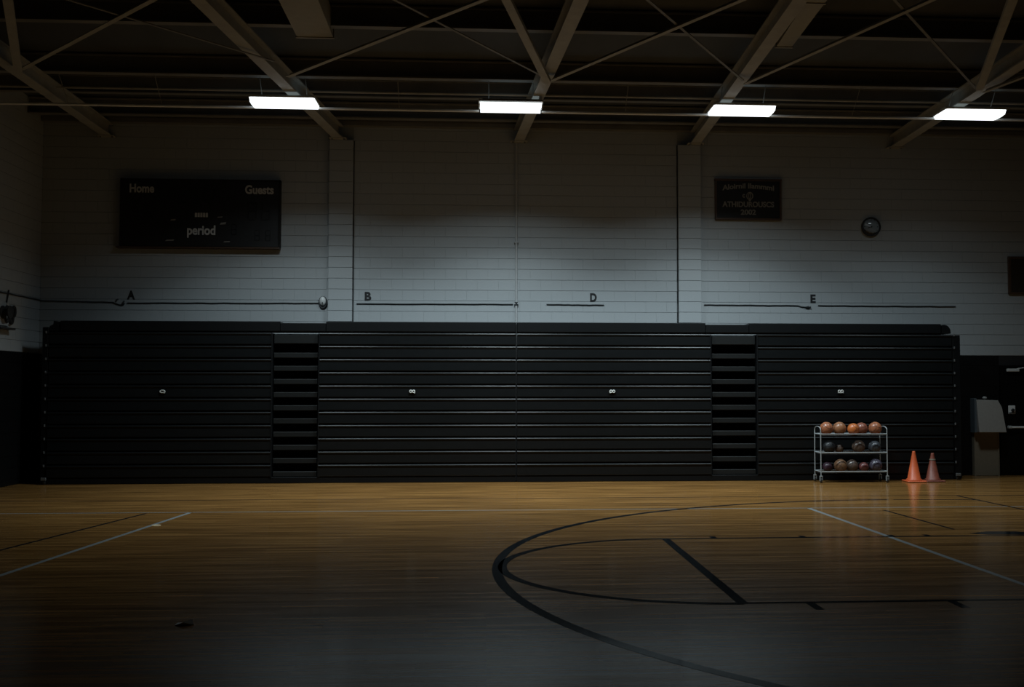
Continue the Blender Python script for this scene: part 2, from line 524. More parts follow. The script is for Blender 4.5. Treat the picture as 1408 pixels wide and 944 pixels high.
L_SEC = [(-0.035, 0), (0.035, 0), (0.035, 0.008), (-0.027, 0.008), (-0.027, 0.06), (-0.035, 0.06)]
BR = [((-6.86, 16.25), (-4.15, 13.31), 'slim brace rising right from the leftmost girder'),
      ((-2.98, 16.30), (-0.18, 13.05), 'slim brace running from above leftmost lamp toward the middle girder'),
      ((0.96, 16.25), (2.95, 12.85), 'slim brace running right from the middle girder toward the third'),
      ((3.93, 16.20), (5.25, 12.71), 'slim brace running right from the girder above third lamp'),
      ((7.78, 16.40), (8.60, 13.2), 'slim brace above the rightmost lamp heading off the right edge'),
      ((0.90, 16.25), (-1.6, 12.3), 'faint counter brace left of the middle girder'),
      ((3.88, 16.15), (1.9, 12.8), 'faint counter brace left of the girder above third lamp'),
      ((7.62, 16.35), (5.2, 13.05), 'faint counter brace left of the rightmost girder'),
      ((-3.05, 15.6), (-5.2, 13.1), 'faint counter brace left of the leftmost lamp girder'),
      ((0.90, 16.25), (0.26, 13.0), 'broad strut meeting the middle girder in a V'),
      ((-6.90, 16.32), (-5.80, 13.40), 'broad dim strut beside the leftmost girder'),
      ((7.60, 16.20), (6.33, 12.63), 'broad dim strut beside the rightmost girder')]
for i, (p, q, label) in enumerate(BR):
    wide = label.startswith('broad')
    d = (Vector(q) - Vector(p)) * 0.8
    q2 = Vector(q) + d
    zz = 6.345 - 0.004 * i
    faint = label.startswith('faint')
    if faint: zz += 0.05
    sec = [(-0.02, 0), (0.02, 0), (0.02, 0.012), (-0.02, 0.012)] if faint else L_SEC if not wide else [(-0.055, 0), (0.055, 0), (0.055, 0.06), (-0.055, 0.06)]
    bm = beam_between(bmesh.new(), (p[0], p[1], zz), (q2.x, q2.y, zz), sec)
    tag(obj('roof_brace', bm, M['steel_dark' if faint else 'steel']), label, 'brace', 'diagonal braces between the girders')
def duct(x0, x1, x2, x3, label):
    o = empty('air_duct', ((x0 + x1) / 2, 15.24, 6.6), label, 'duct', 'roof ducts')
    ox, oy = (x0 + x1) / 2, 15.24
    bm = bmesh.new()
    extrude_poly(bm, [(x0 - ox, 0), (x1 - ox, 0), (x3 - ox, 3.0 - oy), (x2 - ox, 3.0 - oy)], 0, 0.34)
    obj('duct_body', bm, M['duct'], o)
    for k, y in enumerate((-0.03, -1.8, -3.6, -5.4)):
        s = y / (3.0 - oy)
        a, b = x0 + (x2 - x0) * s - ox, x1 + (x3 - x1) * s - ox
        obj('duct_flange', B(a - 0.015, b + 0.015, y - 0.02, y + 0.02, -0.012, 0.352), M['steel'], o)
    for y in (-0.9, -4.5):
        for s in (-1, 1):
            obj('hanger_strap', B(s * (x1 - x0) / 2 - .01, s * (x1 - x0) / 2 + .01, y - .015, y + .015, 0.3, 0.398), M['steel'], o)
    return o
duct(-2.66, -2.16, -2.52, -2.02, 'boxy pale duct hanging right of the leftmost lamp girder')
duct(4.15, 4.37, 3.35, 3.85, 'boxy duct tucked against the right side of third lamp girder')

# ------------------------------------------------------------------ lamps
def lamp(x, watts, spread, label, bare=False):
    o = empty('ceiling_lamp', (x, LAMP_Y, LAMP_Z), label, 'lamp', 'high bay lamps in a row')
    L, D = 1.02, 0.55
    hw, hd = L / 2, D / 2
    # shallow pan housing with sloping sides
    bm = bmesh.new()
    extrude_poly(bm, [(-hw, -hd), (hw, -hd), (hw, hd), (-hw, hd)], 0.075, 0.10)
    box(bm, -hw + 0.05, hw - 0.05, -0.10, 0.10, 0.10, 0.16)
    obj('housing', bm, M['steel_dark' if bare else 'white'], o)
    for s in (-1, 1):
        obj('end_cap', B(s * hw - 0.012, s * hw + 0.012, -hd, hd, 0.072, 0.10, bevel=0.003), M['white'], o)
    if not bare:
        bm = bmesh.new()
        prof = [(-hd + 0.01, 0.075), (-hd + 0.06, 0.012), (-0.10, 0.0), (0.10, 0.0), (hd - 0.06, 0.012), (hd - 0.01, 0.075)]
        prism(bm, prof, -hw, hw)
        tag(obj('lens', bm, M['lens'], o), 'glowing white prismatic lens')
    else:
        for yy in (-0.175, 0.175):
            bm = tube(bmesh.new(), [(-hw + 0.014, yy, 0.04), (hw - 0.014, yy, 0.04)], 0.045, 12)
            tag(obj('tube', bm, M['lens'], o), 'glowing fluorescent tube')
    for s in (-1, 1):
        obj('hanger_rod', tube(bmesh.new(), [(s * 0.36, 0.0, 0.16), (s * 0.36, -0.20, 0.415)], 0.006, 6), M['steel_dark'], o)
    for share, dz, dsp in ((0.66, -0.05, -8), (0.34, -0.052, 14)):      # reflector beam: a tighter core and a softer skirt
        ld = bpy.data.lights.new('lamp_light', 'AREA')
        ld.shape = 'RECTANGLE'
        ld.size, ld.size_y = L * 0.94, D * 0.9
        ld.energy = watts * share
        ld.color = LAMP_COLOUR
        ld.spread = math.radians(spread + dsp)
        lo = bpy.data.objects.new('lamp_light', ld)
        COL.objects.link(lo)
        lo.parent = o
        lo.location = (0, 0, dz)
        lo.rotation_euler = (math.radians(LAMP_TILT), 0, 0)
    # added upward light above the closed pan, to brighten the purlins
    ud = bpy.data.lights.new('lamp_uplight', 'AREA')
    ud.shape = 'RECTANGLE'
    ud.size, ud.size_y = L * 0.9, D * 0.9
    ud.energy = ADDED_UPLIGHT
    ud.color = LAMP_COLOUR
    uo = bpy.data.objects.new('lamp_uplight', ud)
    COL.objects.link(uo)
    uo.parent = o
    uo.location = (0, 0, 0.165)
    uo.rotation_euler = (math.pi, 0, 0)
labels = ['leftmost glowing lamp, hanging right of and above the scoreboard', 'glowing bare tube lamp over the middle wall pipe, second from left',
          'glowing lamp left of and above the dark plaque, third from left', 'rightmost glowing lamp, hanging right of and above the clock']
for (x, w, s), l in zip(LAMPS, labels):
    lamp(x, w, s, l, bare=(x == 0.38))
ends = [LEFT_X + 0.05] + [v for x, w, sp in LAMPS for v in (x - 0.52, x + 0.52)] + [RIGHT_X - 0.05]
wheres = ['from the left wall to the leftmost lamp', 'between the first and second lamps', 'between the second and third lamps',
          'between the third and rightmost lamps', 'right of the rightmost lamp']
for i in range(5):
    x0, x1 = ends[2 * i], ends[2 * i + 1]
    cd = empty('lamp_conduit', (x0, LAMP_Y + 0.22, LAMP_Z + 0.03), 'thin pale level conduit ' + wheres[i], 'conduit', 'conduit along the lamp row')
    obj('tube', tube(bmesh.new(), [(0, 0, 0), (x1 - x0, 0, 0)], 0.022, 8), M['white'], cd)
    for k in range(1 if x1 - x0 < 4 else 2):
        x = (x1 - x0) * (0.5 if x1 - x0 < 4 else (k + 1) / 3)
        obj('hanger_rod', tube(bmesh.new(), [(x, 0, 0.02), (x, -0.42, 0.385)], 0.005, 6), M['steel_dark'], cd)

# ------------------------------------------------------------------ bleachers
FY = 19.83
ROW0, PITCH, ROWS = 0.110, 0.2370, 11
PANEL = [(0.045, 0.012), (0.006, 0.012), (0.0, 0.02), (0.0, 0.178), (-0.010, 0.186), (-0.014, 0.196), (-0.014, 0.206),
         (-0.008, 0.216), (0.004, 0.221), (0.045, 0.221)]
def ring(bm, rx, rz, r, n=14, cy=0.0, ox=0.0):
    tube(bm, [(ox + rx * math.cos(2 * math.pi * k / n), cy, rz * math.sin(2 * math.pi * k / n)) for k in range(n)], r, 6, closed=True)

def handle(parent, x, z, style, label):
    bm = bmesh.new()
    box(bm, -0.060, 0.060, -0.004, 0.0, -0.036, 0.036)
    h = obj('row_handle', bm, M['bleacher_cap'], parent, (x, -0.001, z))
    bm = bmesh.new()
    if style == 0:
        ring(bm, 0.044, 0.022, 0.009, cy=-0.010)
        box(bm, -0.03, 0.045, -0.014, -0.004, -0.030, -0.016)
    else:
        ring(bm, 0.021, 0.022, 0.009, cy=-0.010, ox=-0.026)
        ring(bm, 0.021, 0.022, 0.009, cy=-0.010, ox=0.026)
        if style == 1: box(bm, 0.036, 0.052, -0.016, -0.004, -0.034, 0.024)
        if style == 2: box(bm, -0.052, -0.034, -0.016, -0.004, -0.030, 0.010)
        if style == 3: box(bm, -0.052, 0.052, -0.016, -0.004, -0.030, -0.016)
    tag(obj('grip', bm, M['handle'], h), label)

def bank(name, x0, x1, a0, a1, cap0, cap1, low0, low1, label, handles, end):
    o = empty(name, (0, FY, 0), label, 'bleacher', 'folded bleacher banks')
    for s0, s1 in ((x0, a0), (a1, x1)):
        me = new_mesh('row_panel', prism(bmesh.new(), PANEL, s0 + 0.004, s1 - 0.004), M['bleacher'])
        for r in range(ROWS):
            link('row_panel', me, o, (0, 0.0016 * r, ROW0 + PITCH * r))
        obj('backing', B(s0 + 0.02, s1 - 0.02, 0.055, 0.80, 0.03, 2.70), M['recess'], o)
    # aisle: dark shaft with one shallow step per row
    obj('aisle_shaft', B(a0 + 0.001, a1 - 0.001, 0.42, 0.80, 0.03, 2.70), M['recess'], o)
    for r in range(ROWS):
        zb = ROW0 + PITCH * r
        if r == ROWS - 1:
            st = B(a0 + 0.03, a1 - 0.03, 0.05, 0.40, zb + 0.03, zb + 0.19, bevel=0.006)
        else:
            st = B(a0 + 0.03, a1 - 0.03, 0.05, 0.40, zb + 0.008, zb + 0.098, bevel=0.006)
        obj('aisle_step', st, M['tread'], o)
    for x in (a0, a1):
        obj('aisle_edge', B(x - 0.012, x + 0.012, -0.004, 0.40, 0.11, 2.69, bevel=0.003), M['bleacher_cap'], o)
    # top cap in three lengths, the length over the aisle a little lower
    TZ = ROW0 + PITCH * ROWS
    for p, q, top in ((cap0, low0, 2.905), (low0, low1, 2.878), (low1, cap1, 2.905)):
        obj('top_cap', B(p + 0.002, q - 0.002, 0.01, 0.55, TZ + 0.008, top, bevel=0.01), M['bleacher_cap'], o)
    obj('kick_board', B(x0, x1, 0.012, 0.06, 0.006, 0.108, bevel=0.004), M['bleacher_cap'], o)
    for x, style, l in handles:
        handle(o, x, 1.645, style, l)
    # end frame with one bolt per row and the carriage wheel
    if end < 0:
        ex0, ex1, ez, bx = -7.885, -7.775, 2.79, -7.815
    else:
        ex0, ex1, ez, bx = 8.715, 8.865, 2.70, 8.745
    ef = obj('end_frame', B(ex0, ex1, 0.02, 0.80, 0.02, ez, bevel=0.012), M['bleacher_cap'], o)
    for r in range(ROWS):
        z = ROW0 + PITCH * (r + 1) - 0.02
        obj('bolt', B(bx - 0.012, bx + 0.012, 0.0, 0.022, z - 0.022, z + 0.022, bevel=0.004), M['bolt'], ef)
    wx = bx + 0.02
    w = obj('carriage_wheel', lathe(bmesh.new(), [(0.05, -0.02), (0.06, -0.012), (0.06, 0.012), (0.05, 0.02)], 18), M['rubber'], o, (wx, 0.02, 0.062), (0, math.pi / 2, 0))
    obj('wheel_bracket', B(wx - 0.045, wx + 0.045, -0.05, -0.02, 0.075, 0.125, bevel=0.004), M['bolt'], o)
    return o, TZ
bl, TZ = bank('bleacher_bank', -7.765, 0.530, -3.858, -3.020, -7.58, 0.530, -3.72, -2.903,
          'folded black bleacher bank left of the centre seam, under letters A and B',
          [(-5.77, 0, 'pale oval pull grip'), (-1.345, 1, 'pale double loop pull grip')], -1)
br, TZ = bank('bleacher_bank', 0.550, 8.70, 4.128, 4.998, 0.550, 8.498, 4.034, 4.85,
          'folded black bleacher bank right of the centre seam, behind the ball rack',
          [(2.296, 2, 'pale double loop pull grip'), (6.56, 3, 'pale squarish pull grip')], 1)
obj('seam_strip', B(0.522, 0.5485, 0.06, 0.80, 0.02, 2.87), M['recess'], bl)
# rounded cap ends
bm = bmesh.new()
pts = [(8.505, TZ + 0.01)] + [(8.56 + 0.125 * math.cos(a), TZ + 0.035 + 0.14 * math.sin(a)) for a in [math.pi * 0.62 - i * math.pi * 0.62 / 8 for i in range(9)]] + [(8.685, TZ + 0.01)]
va = [bm.verts.new((x, 0.02, z)) for x, z in pts]; vb = [bm.verts.new((x, 0.55, z)) for x, z in pts]
for i in range(len(pts)):
    j = (i + 1) % len(pts); bm.faces.new((va[i], va[j], vb[j], vb[i]))
bm.faces.new(va); bm.faces.new(vb[::-1])
tag(obj('cap_end', bm, M['bleacher_cap'], br), 'rounded end of the top cap')
bm = bmesh.new()
pts = [(-7.76, TZ + 0.01), (-7.76, TZ + 0.09), (-7.70, TZ + 0.12), (-7.69, TZ + 0.185), (-7.60, TZ + 0.165), (-7.60, TZ + 0.01)]
va = [bm.verts.new((x, 0.02, z)) for x, z in pts]; vb = [bm.verts.new((x, 0.55, z)) for x, z in pts]
for i in range(len(pts)):
    j = (i + 1) % len(pts); bm.faces.new((va[i], va[j], vb[j], vb[i]))
bm.faces.new(va); bm.faces.new(vb[::-1])
tag(obj('cap_end', bm, M['bleacher_cap'], bl), 'stepped end of the top cap')

# ------------------------------------------------------------------ scoreboard
sb = empty('scoreboard', (-5.37, WALL_Y, 4.355), 'wide black scoreboard reading Home and Guests on the back wall', 'scoreboard')
obj('cabinet', B(-1.455, 1.455, -0.13, -0.002, 0.0, 1.255, bevel=0.006), M['board'], sb)
for x0, x1, z0, z1 in ((-1.475, 1.475, 1.235, 1.27), (-1.475, -1.44, 0.0, 1.27), (1.44, 1.475, 0.0, 1.27)):
    obj('frame_rail', B(x0, x1, -0.145, -0.01, z0, z1), M['recess'], sb)
obj('wooden_ledge', B(-1.54, 1.47, -0.15, -0.002, -0.034, -0.004, bevel=0.005), M['frame_wood'], sb)
def sign_text(parent, txt, x, z, h, w, m, y=-0.131, **k):
    return link('lettering', text_mesh(txt, h, 0.004, m, width=w, bold=0.03, **k), parent, (x, y, z))
sign_text(sb, 'Home', -1.08, 1.005, 0.165, 0.45, M['letter'])
sign_text(sb, 'Guests', 1.085, 1.000, 0.170, 0.53, M['letter'])
sign_text(sb, 'period', 0.02, 0.165, 0.235, 0.52, M['letter'])
for i in range(5):
    obj('indicator', B(-0.10 + i * 0.05, -0.062 + i * 0.05, -0.140, -0.129, 0.555, 0.635), M['letter'], sb)
SEG = [(-.06, .06, .15, .17), (-.06, .06, -.01, .01), (-.06, .06, -.17, -.15), (-.08, -.06, .01, .15), (.06, .08, .01, .15), (-.08, -.06, -.15, -.01), (.06, .08, -.15, -.01)]
for cx, cz, sc in ((-1.2, .68, 1), (-.95, .68, 1), (.95, .68, 1), (1.2, .68, 1), (-.30, .95, .8), (-.12, .95, .8), (.12, .95, .8), (.30, .95, .8),
                   (-.62, .33, .6), (.62, .33, .6), (1.05, .22, .6), (1.25, .22, .6)):
    bm = bmesh.new()
    for a, b, c, d in SEG:
        box(bm, a * sc, b * sc, -0.006, 0.002, c * sc, d * sc)
    obj('digit', bm, M['segment'], sb, (cx, -0.131, cz))
for x, z, w, h in ((-.50, .50, .10, .035), (.42, .44, .12, .05), (-.56, .115, .17, .03), (.49, .095, .13, .02), (.36, .56, .10, .02)):  # pale pieces stand in for glare marks on the board face
    obj('marker_plate', extrude_poly(bmesh.new(), [(-w / 2, -h / 2), (w / 2 * .8, -h / 3), (w / 2, h / 2), (-w / 3, h / 4)], 0, 0.006), M['letter_dim'], sb, (x, -0.130, z), (math.pi / 2, 0, 0))

# ------------------------------------------------------------------ plaque
pq = empty('plaque', (5.073, WALL_Y, 4.99), 'small black plaque with dim lettering and 2002, left of the clock', 'plaque')
obj('panel', B(-0.63, 0.63, -0.05, -0.002, 0.02, 0.76), M['board'], pq)
for x0, x1, z0, z1 in ((-0.665, 0.665, 0.745, 0.785), (-0.655, 0.655, -0.015, 0.022), (-0.655, -0.62, 0.022, 0.745), (0.62, 0.655, 0.022, 0.745)):
    obj('frame_rail', B(x0, x1, -0.07, -0.002, z0, z1, bevel=0.004), M['frame_wood'], pq)
sign_text(pq, 'Aloirnil Ilammml', 0, 0.555, 0.105, 1.02, M['letter_dim'], y=-0.051, arch=0.045)
sign_text(pq, 'ATHIDUROUSCS', 0, 0.235, 0.11, 1.02, M['letter_dim'], y=-0.051)
sign_text(pq, '2002', 0.0, 0.085, 0.105, 0.30, M['letter_dim'], y=-0.051)
bm = bmesh.new()
ring(bm, 0.06, 0.07, 0.010, 20)
ring(bm, 0.020, 0.055, 0.008, 14)
box(bm, -0.02, 0.02, -0.008, 0.004, -0.10, -0.07)
obj('emblem', bm, M['letter_dim'], pq, (0.03, -0.052, 0.455))
sign_text(pq, 'c', -0.09, 0.42, 0.07, 0.05, M['letter_dim'], y=-0.051)

# ------------------------------------------------------------------ wall letters
for ch, x, where in (('A', -6.66, 'under the scoreboard'), ('B', -2.257, 'right of the left pilaster'), ('D', 2.047, 'left of the right pilaster'), ('E', 6.353, 'under the clock side of the wall')):
    me = text_mesh(ch, 0.172, 0.003, M['black_paint'], width=0.150 if ch == 'A' else 0.125 if ch == 'B' else 0.13 if ch == 'D' else 0.105, bold=0.05)
    o = link('wall_letter', me, None, (x, WALL_Y + 0.001, 3.362))
    tag(o, 'black letter %s on the back wall, %s' % (ch, where), 'letter', 'section letters on the wall')

# ------------------------------------------------------------------ cables, hooks, bell, pipe
def cable(x0, x1, z0, z1, label, wig=0.004, extra=None):
    n = 16
    pts = [(x0 + (x1 - x0) * i / n, WALL_Y - 0.014, z0 + (z1 - z0) * i / n + (random.uniform(-wig, wig) if 0 < i < n else 0)) for i in range(n + 1)]
    if extra: pts += extra
    o = obj('wall_cable', tube(bmesh.new(), pts, 0.010, 6), M['cable'])
    tag(o, label, 'cable', 'dark cables along the back wall')
YC = WALL_Y - 0.014
cable(LEFT_X + 0.01, -6.98, 3.335, 3.312, 'dark cable from the left corner to the hook beside letter A', extra=[(-6.94, YC, 3.29), (-6.88, YC, 3.27), (-6.82, YC, 3.26)])
cable(-6.72, -3.17, 3.30, 3.315, 'dark cable between letter A and the oval bell')
cable(-2.47, 0.50, 3.308, 3.313, 'dark cable under letter B')
cable(1.14, 2.25, 3.312, 3.305, 'short dark cable under letter D')
cable(4.20, 6.05, 3.320, 3.312, 'dark cable from the right pilaster toward letter E', extra=[(6.12, YC, 3.29), (6.2, YC, 3.285), (6.26, YC, 3.30)])
cable(6.45, 9.2, 3.318, 3.312, 'dark cable right of letter E')
o = tag(obj('cable_left_wall', tube(bmesh.new(), [(LEFT_X + 0.014, 18.2 + i * 0.26, 3.34 + (0.006 if i % 2 else 0)) for i in range(11)], 0.013, 6), M['cable']),
        'dark cable running along the left wall to the corner', 'cable', 'dark cables along the back wall')
o.name = 'wall_cable'
hk = obj('cable_hook', tube(bmesh.new(), [(-6.90, WALL_Y, 3.37), (-6.90, WALL_Y - 0.03, 3.365), (-6.905, WALL_Y - 0.03, 3.345)], 0.014, 6), M['cable'])
tag(hk, 'small dark hook on the wall left of letter A', 'hook')
hk = obj('cable_hook', tube(bmesh.new(), [(-6.785, WALL_Y, 3.33), (-6.785, WALL_Y - 0.035, 3.32), (-6.775, WALL_Y - 0.04, 3.285), (-6.785, WALL_Y - 0.02, 3.275)], 0.016, 6), M['cable'])
tag(hk, 'small dark hook touching letter A side of the cable gap', 'hook')
hk = obj('cable_clamp', B(6.19, 6.30, WALL_Y - 0.045, WALL_Y, 3.27, 3.295, bevel=0.006), M['cable'])
tag(hk, 'small dark clamp at a cable end below letter E', 'clamp')

be = empty('wall_bell', (-3.10, WALL_Y, 3.335), 'small grey oval bell on the wall beside the left pilaster', 'bell')
bm = lathe(bmesh.new(), [(0.082, 0.0), (0.085, 0.02), (0.075, 0.035)], 20)
for v in bm.verts: v.co.y *= 1.45
obj('back_plate', bm, M['cable'], be, (0, 0, -0.012), (math.pi / 2, 0, 0))
bm = lathe(bmesh.new(), [(0.062, 0.03), (0.060, 0.055), (0.042, 0.075), (0.015, 0.085)], 20)
for v in bm.verts: v.co.y *= 1.45
obj('dome', bm, M['bell'], be, (0, 0, 0.012), (math.pi / 2, 0, 0), smooth=True)
obj('screw', lathe(bmesh.new(), [(0.012, 0.08), (0.012, 0.095)], 8), M['cable'], be, (0, 0, -0.02), (math.pi / 2, 0, 0))

pp = empty('wall_pipe', (0.56, WALL_Y - 0.035, 2.6), 'thin vertical pipe up the back wall above the bleacher seam', 'pipe')
obj('pipe', tube(bmesh.new(), [(0, 0, 0.36), (0, 0, 3.83)], 0.022, 10), M['pipe'], pp)
for z in (0.72, 1.9, 3.1):
    obj('pipe_clamp', B(-0.04, 0.04, -0.026, 0.035, z - 0.012, z + 0.012, bevel=0.003), M['pipe'], pp)
obj('pipe_joint', lathe(bmesh.new(), [(0.032, 0.69), (0.032, 0.75)], 12), M['cable'], pp)

# ------------------------------------------------------------------ clock
ck = empty('wall_clock', (7.516, WALL_Y, 4.866), 'round black rimmed wall clock right of the plaque', 'clock')
R90 = (math.pi / 2, 0, 0)
obj('rim', lathe(bmesh.new(), [(0.178, 0.0), (0.19, 0.015), (0.19, 0.055), (0.178, 0.066), (0.162, 0.062), (0.158, 0.04)], 40, cap1=False), M['black_paint'], ck, (0, 0, 0), R90, smooth=True)
obj('dial', lathe(bmesh.new(), [(0.160, 0.02), (0.160, 0.036)], 40), M['clock_face'], ck, (0, 0, 0), R90)
bm = bmesh.new()
for i in range(12):
    a = i * math.pi / 6
    l = 0.030 if i % 3 == 0 else 0.02
    w = 0.006 if i % 3 == 0 else 0.004
    c, s = math.sin(a), math.cos(a)
    p = [(c * 0.145 + s * w, s * 0.145 - c * w), (c * 0.145 - s * w, s * 0.145 + c * w), (c * (0.145 - l) - s * w, s * (0.145 - l) + c * w), (c * (0.145 - l) + s * w, s * (0.145 - l) - c * w)]
    v0 = [bm.verts.new((x, -0.0385, z)) for x, z in p]
    bm.faces.new(v0)
obj('hour_marks', bm, M['black_paint'], ck)
def hand_or_glare(ang, l, w, y, m=M['black_paint'], tail=0.03, name='hand'):
    a = math.radians(ang)
    c, s = math.sin(a), math.cos(a)
    q = [(-w * .6, -tail), (w * .6, -tail), (w, l), (-w, l)]
    bm = bmesh.new()
    pts = [(x * s + z * c, -x * c + z * s) for x, z in q]
    extrude_poly(bm, pts, 0, 0.002)
    return obj(name, bm, m, ck, (0, -y, 0), R90)
hand_or_glare(250, 0.07, 0.007, 0.040)
tag(hand_or_glare(292, 0.135, 0.021, 0.043, M['white'], 0.0), 'broad white hand catching the light')  # white wedge stands in for glare on the clock glass
obj('hub', lathe(bmesh.new(), [(0.014, 0.036), (0.014, 0.05)], 12), M['black_paint'], ck, (0, 0, 0), R90)

gm = bpy.data.materials.new('clock_glass')
gm.use_nodes = True
nt = gm.node_tree
nt.nodes.clear()
out = nt.nodes.new('ShaderNodeOutputMaterial'); mixn = nt.nodes.new('ShaderNodeMixShader')
tr = nt.nodes.new('ShaderNodeBsdfTransparent'); gl = nt.nodes.new('ShaderNodeBsdfGlossy'); fr = nt.nodes.new('ShaderNodeFresnel')
gl.inputs['Roughness'].default_value = 0.06
fr.inputs['IOR'].default_value = 1.6
nt.links.new(fr.outputs[0], mixn.inputs[0]); nt.links.new(tr.outputs[0], mixn.inputs[1]); nt.links.new(gl.outputs[0], mixn.inputs[2])
nt.links.new(mixn.outputs[0], out.inputs[0])
obj('glass', lathe(bmesh.new(), [(0.160, 0.058), (0.140, 0.0665), (0.110, 0.0755), (0.075, 0.083), (0.040, 0.0875), (0.012, 0.089)], 40, cap0=False), gm, ck, (0, 0, 0), R90, smooth=True)

# ------------------------------------------------------------------ framed board at the right edge
fb = empty('framed_board', (10.72, WALL_Y, 3.56), 'dark framed board cut off by the right edge of the photo', 'board')
obj('panel', B(-0.40, 0.40, -0.03, -0.002, 0.03, 0.70), mat('dark_brown_panel', (0.022, 0.016, 0.010), 0.5, noise=0.3), fb)
for x0, x1, z0, z1 in ((-0.45, 0.45, 0.695, 0.745), (-0.45, 0.45, 0.0, 0.04), (-0.45, -0.395, 0.04, 0.695), (0.395, 0.45, 0.04, 0.695)):
    obj('frame_rail', B(x0, x1, -0.05, -0.002, z0, z1, bevel=0.004), M['frame_wood'], fb)

# ------------------------------------------------------------------ door at the right edge
dr = empty('door_1', (10.60, WALL_Y, 0), 'black exit door with a pale push bar at the right edge', 'door', kind='structure')
obj('door_leaf', B(-0.46, 0.46, -0.02, 0.03, 0.01, 2.10), M['door'], dr)
for x0, x1, z0, z1 in ((-0.535, -0.465, 0.0, 2.155), (0.465, 0.535, 0.0, 2.155), (-0.465, 0.465, 2.105, 2.155)):
    obj('door_frame', B(x0, x1, -0.035, 0.06, z0, z1), M['door'], dr)
obj('push_bar', B(-0.34, 0.42, -0.10, -0.07, 0.925, 0.962, bevel=0.008), M['white'], dr)
obj('bar_end', B(-0.40, -0.34, -0.11, -0.02, 0.915, 0.972, bevel=0.01), M['bell'], dr)
obj('bar_end', B(0.40, 0.45, -0.11, -0.02, 0.915, 0.972, bevel=0.01), M['bell'], dr)
lp = obj('lock_plate', B(-0.375, -0.235, -0.035, -0.02, 1.20, 1.365, bevel=0.006), M['white'], dr)
obj('lock_knob', lathe(bmesh.new(), [(0.032, 0), (0.036, 0.02), (0.020, 0.035)], 14), M['rubber'], lp, (-0.29, -0.034, 1.275), R90)
obj('lock_label', B(-0.365, -0.245, -0.038, -0.034, 1.205, 1.235), M['box_blue'], lp)
dc = obj('door_closer', B(-0.40, -0.16, -0.085, -0.02, 2.03, 2.09, bevel=0.008), M['bell'], dr)
obj('closer_arm', tube(bmesh.new(), [(-0.2, -0.07, 2.09), (0.0, -0.16, 2.12), (0.18, -0.03, 2.13)], 0.009, 6), M['bell'], dc)

# ------------------------------------------------------------------ shallow hooded cabinet
lc = empty('hooded_cabinet', (9.735, WALL_Y, 0), 'shallow grey hooded cabinet on a tan panel, between bleachers and black door', 'cabinet')
obj('lower_panel', B(-0.245, 0.25, -0.105, -0.004, 0.0, 0.90, bevel=0.006), M['box_tan'], lc)
for x in (-0.245, 0.23):
    obj('panel_edge', B(x - 0.003, x + 0.022, -0.118, -0.100, 0.0, 0.88), M['box_tan'], lc)
bm = bmesh.new()
p = [(-0.225, 0.850), (0.320, 0.850), (0.268, 1.33), (0.200, 1.470), (-0.235, 1.484)]
va = [bm.verts.new((x, -0.30 + 0.14 * (z - 0.85), z)) for x, z in p]; vb = [bm.verts.new((x, -0.004, z)) for x, z in p]
for i in range(5):
    j = (i + 1) % 5; bm.faces.new((va[i], va[j], vb[j], vb[i]))
bm.faces.new(va[::-1]); bm.faces.new(vb)
bmesh.ops.bevel(bm, geom=list(bm.edges), offset=0.008, segments=1, affect='EDGES')
obj('hood', bm, M['box_grey'], lc)
tag(obj('hood_side', B(-0.270, -0.226, -0.205, -0.004, 0.84, 1.508, bevel=0.005), M['box_blue'], lc), 'dark blue grey side board')
mc = obj('knob_stem', tube(bmesh.new(), [(-0.02, -0.10, 1.470), (-0.02, -0.10, 1.50)], 0.012, 6), M['bolt'], lc)
obj('knob', lathe(bmesh.new(), [(0.014, 0), (0.040, 0.012), (0.044, 0.03), (0.022, 0.048)], 12), M['bell'], mc, (-0.02, -0.10, 1.496), smooth=True)

# ------------------------------------------------------------------ ball rack
RX0, RX1, RY0, RY1 = 6.010, 7.230, 19.30, 19.66
rk = empty('ball_rack', ((RX0 + RX1) / 2, (RY0 + RY1) / 2, 0), 'three tier chrome ball rack on castors in front of the bleachers', 'rack')
cx, cy = (RX0 + RX1) / 2, (RY0 + RY1) / 2
hx, hy = (RX1 - RX0) / 2, (RY1 - RY0) / 2
SHELF = (0.190, 0.530, 0.862)
for sx in (-1, 1):
    for sy in (-1, 1):
        obj('post', tube(bmesh.new(), [(sx * hx, sy * hy, 0.125), (sx * hx, sy * hy, 0.955)], 0.0095, 10), M['chrome'], rk)
        c = obj('caster', lathe(bmesh.new(), [(0.032, -0.014), (0.045, -0.010), (0.045, 0.010), (0.032, 0.014)], 16), M['rubber'], rk, (sx * hx, sy * hy, 0.045), (0, math.pi / 2, 0))
        bm = bmesh.new()
        for s in (-1, 1):
            box(bm, s * 0.02 - 0.003, s * 0.02 + 0.003, -0.018, 0.018, 0.035, 0.115)
        box(bm, -0.024, 0.024, -0.02, 0.02, 0.11, 0.128)
        obj('caster_fork', bm, M['chrome'], rk, (sx * hx, sy * hy, 0))
    bm = tube(bmesh.new(), [(sx * hx, -hy * math.cos(a), 0.955 + 0.055 * math.sin(a)) for a in [math.pi * i / 10 for i in range(11)]], 0.0095, 8)
    obj('end_handle', bm, M['chrome'], rk)
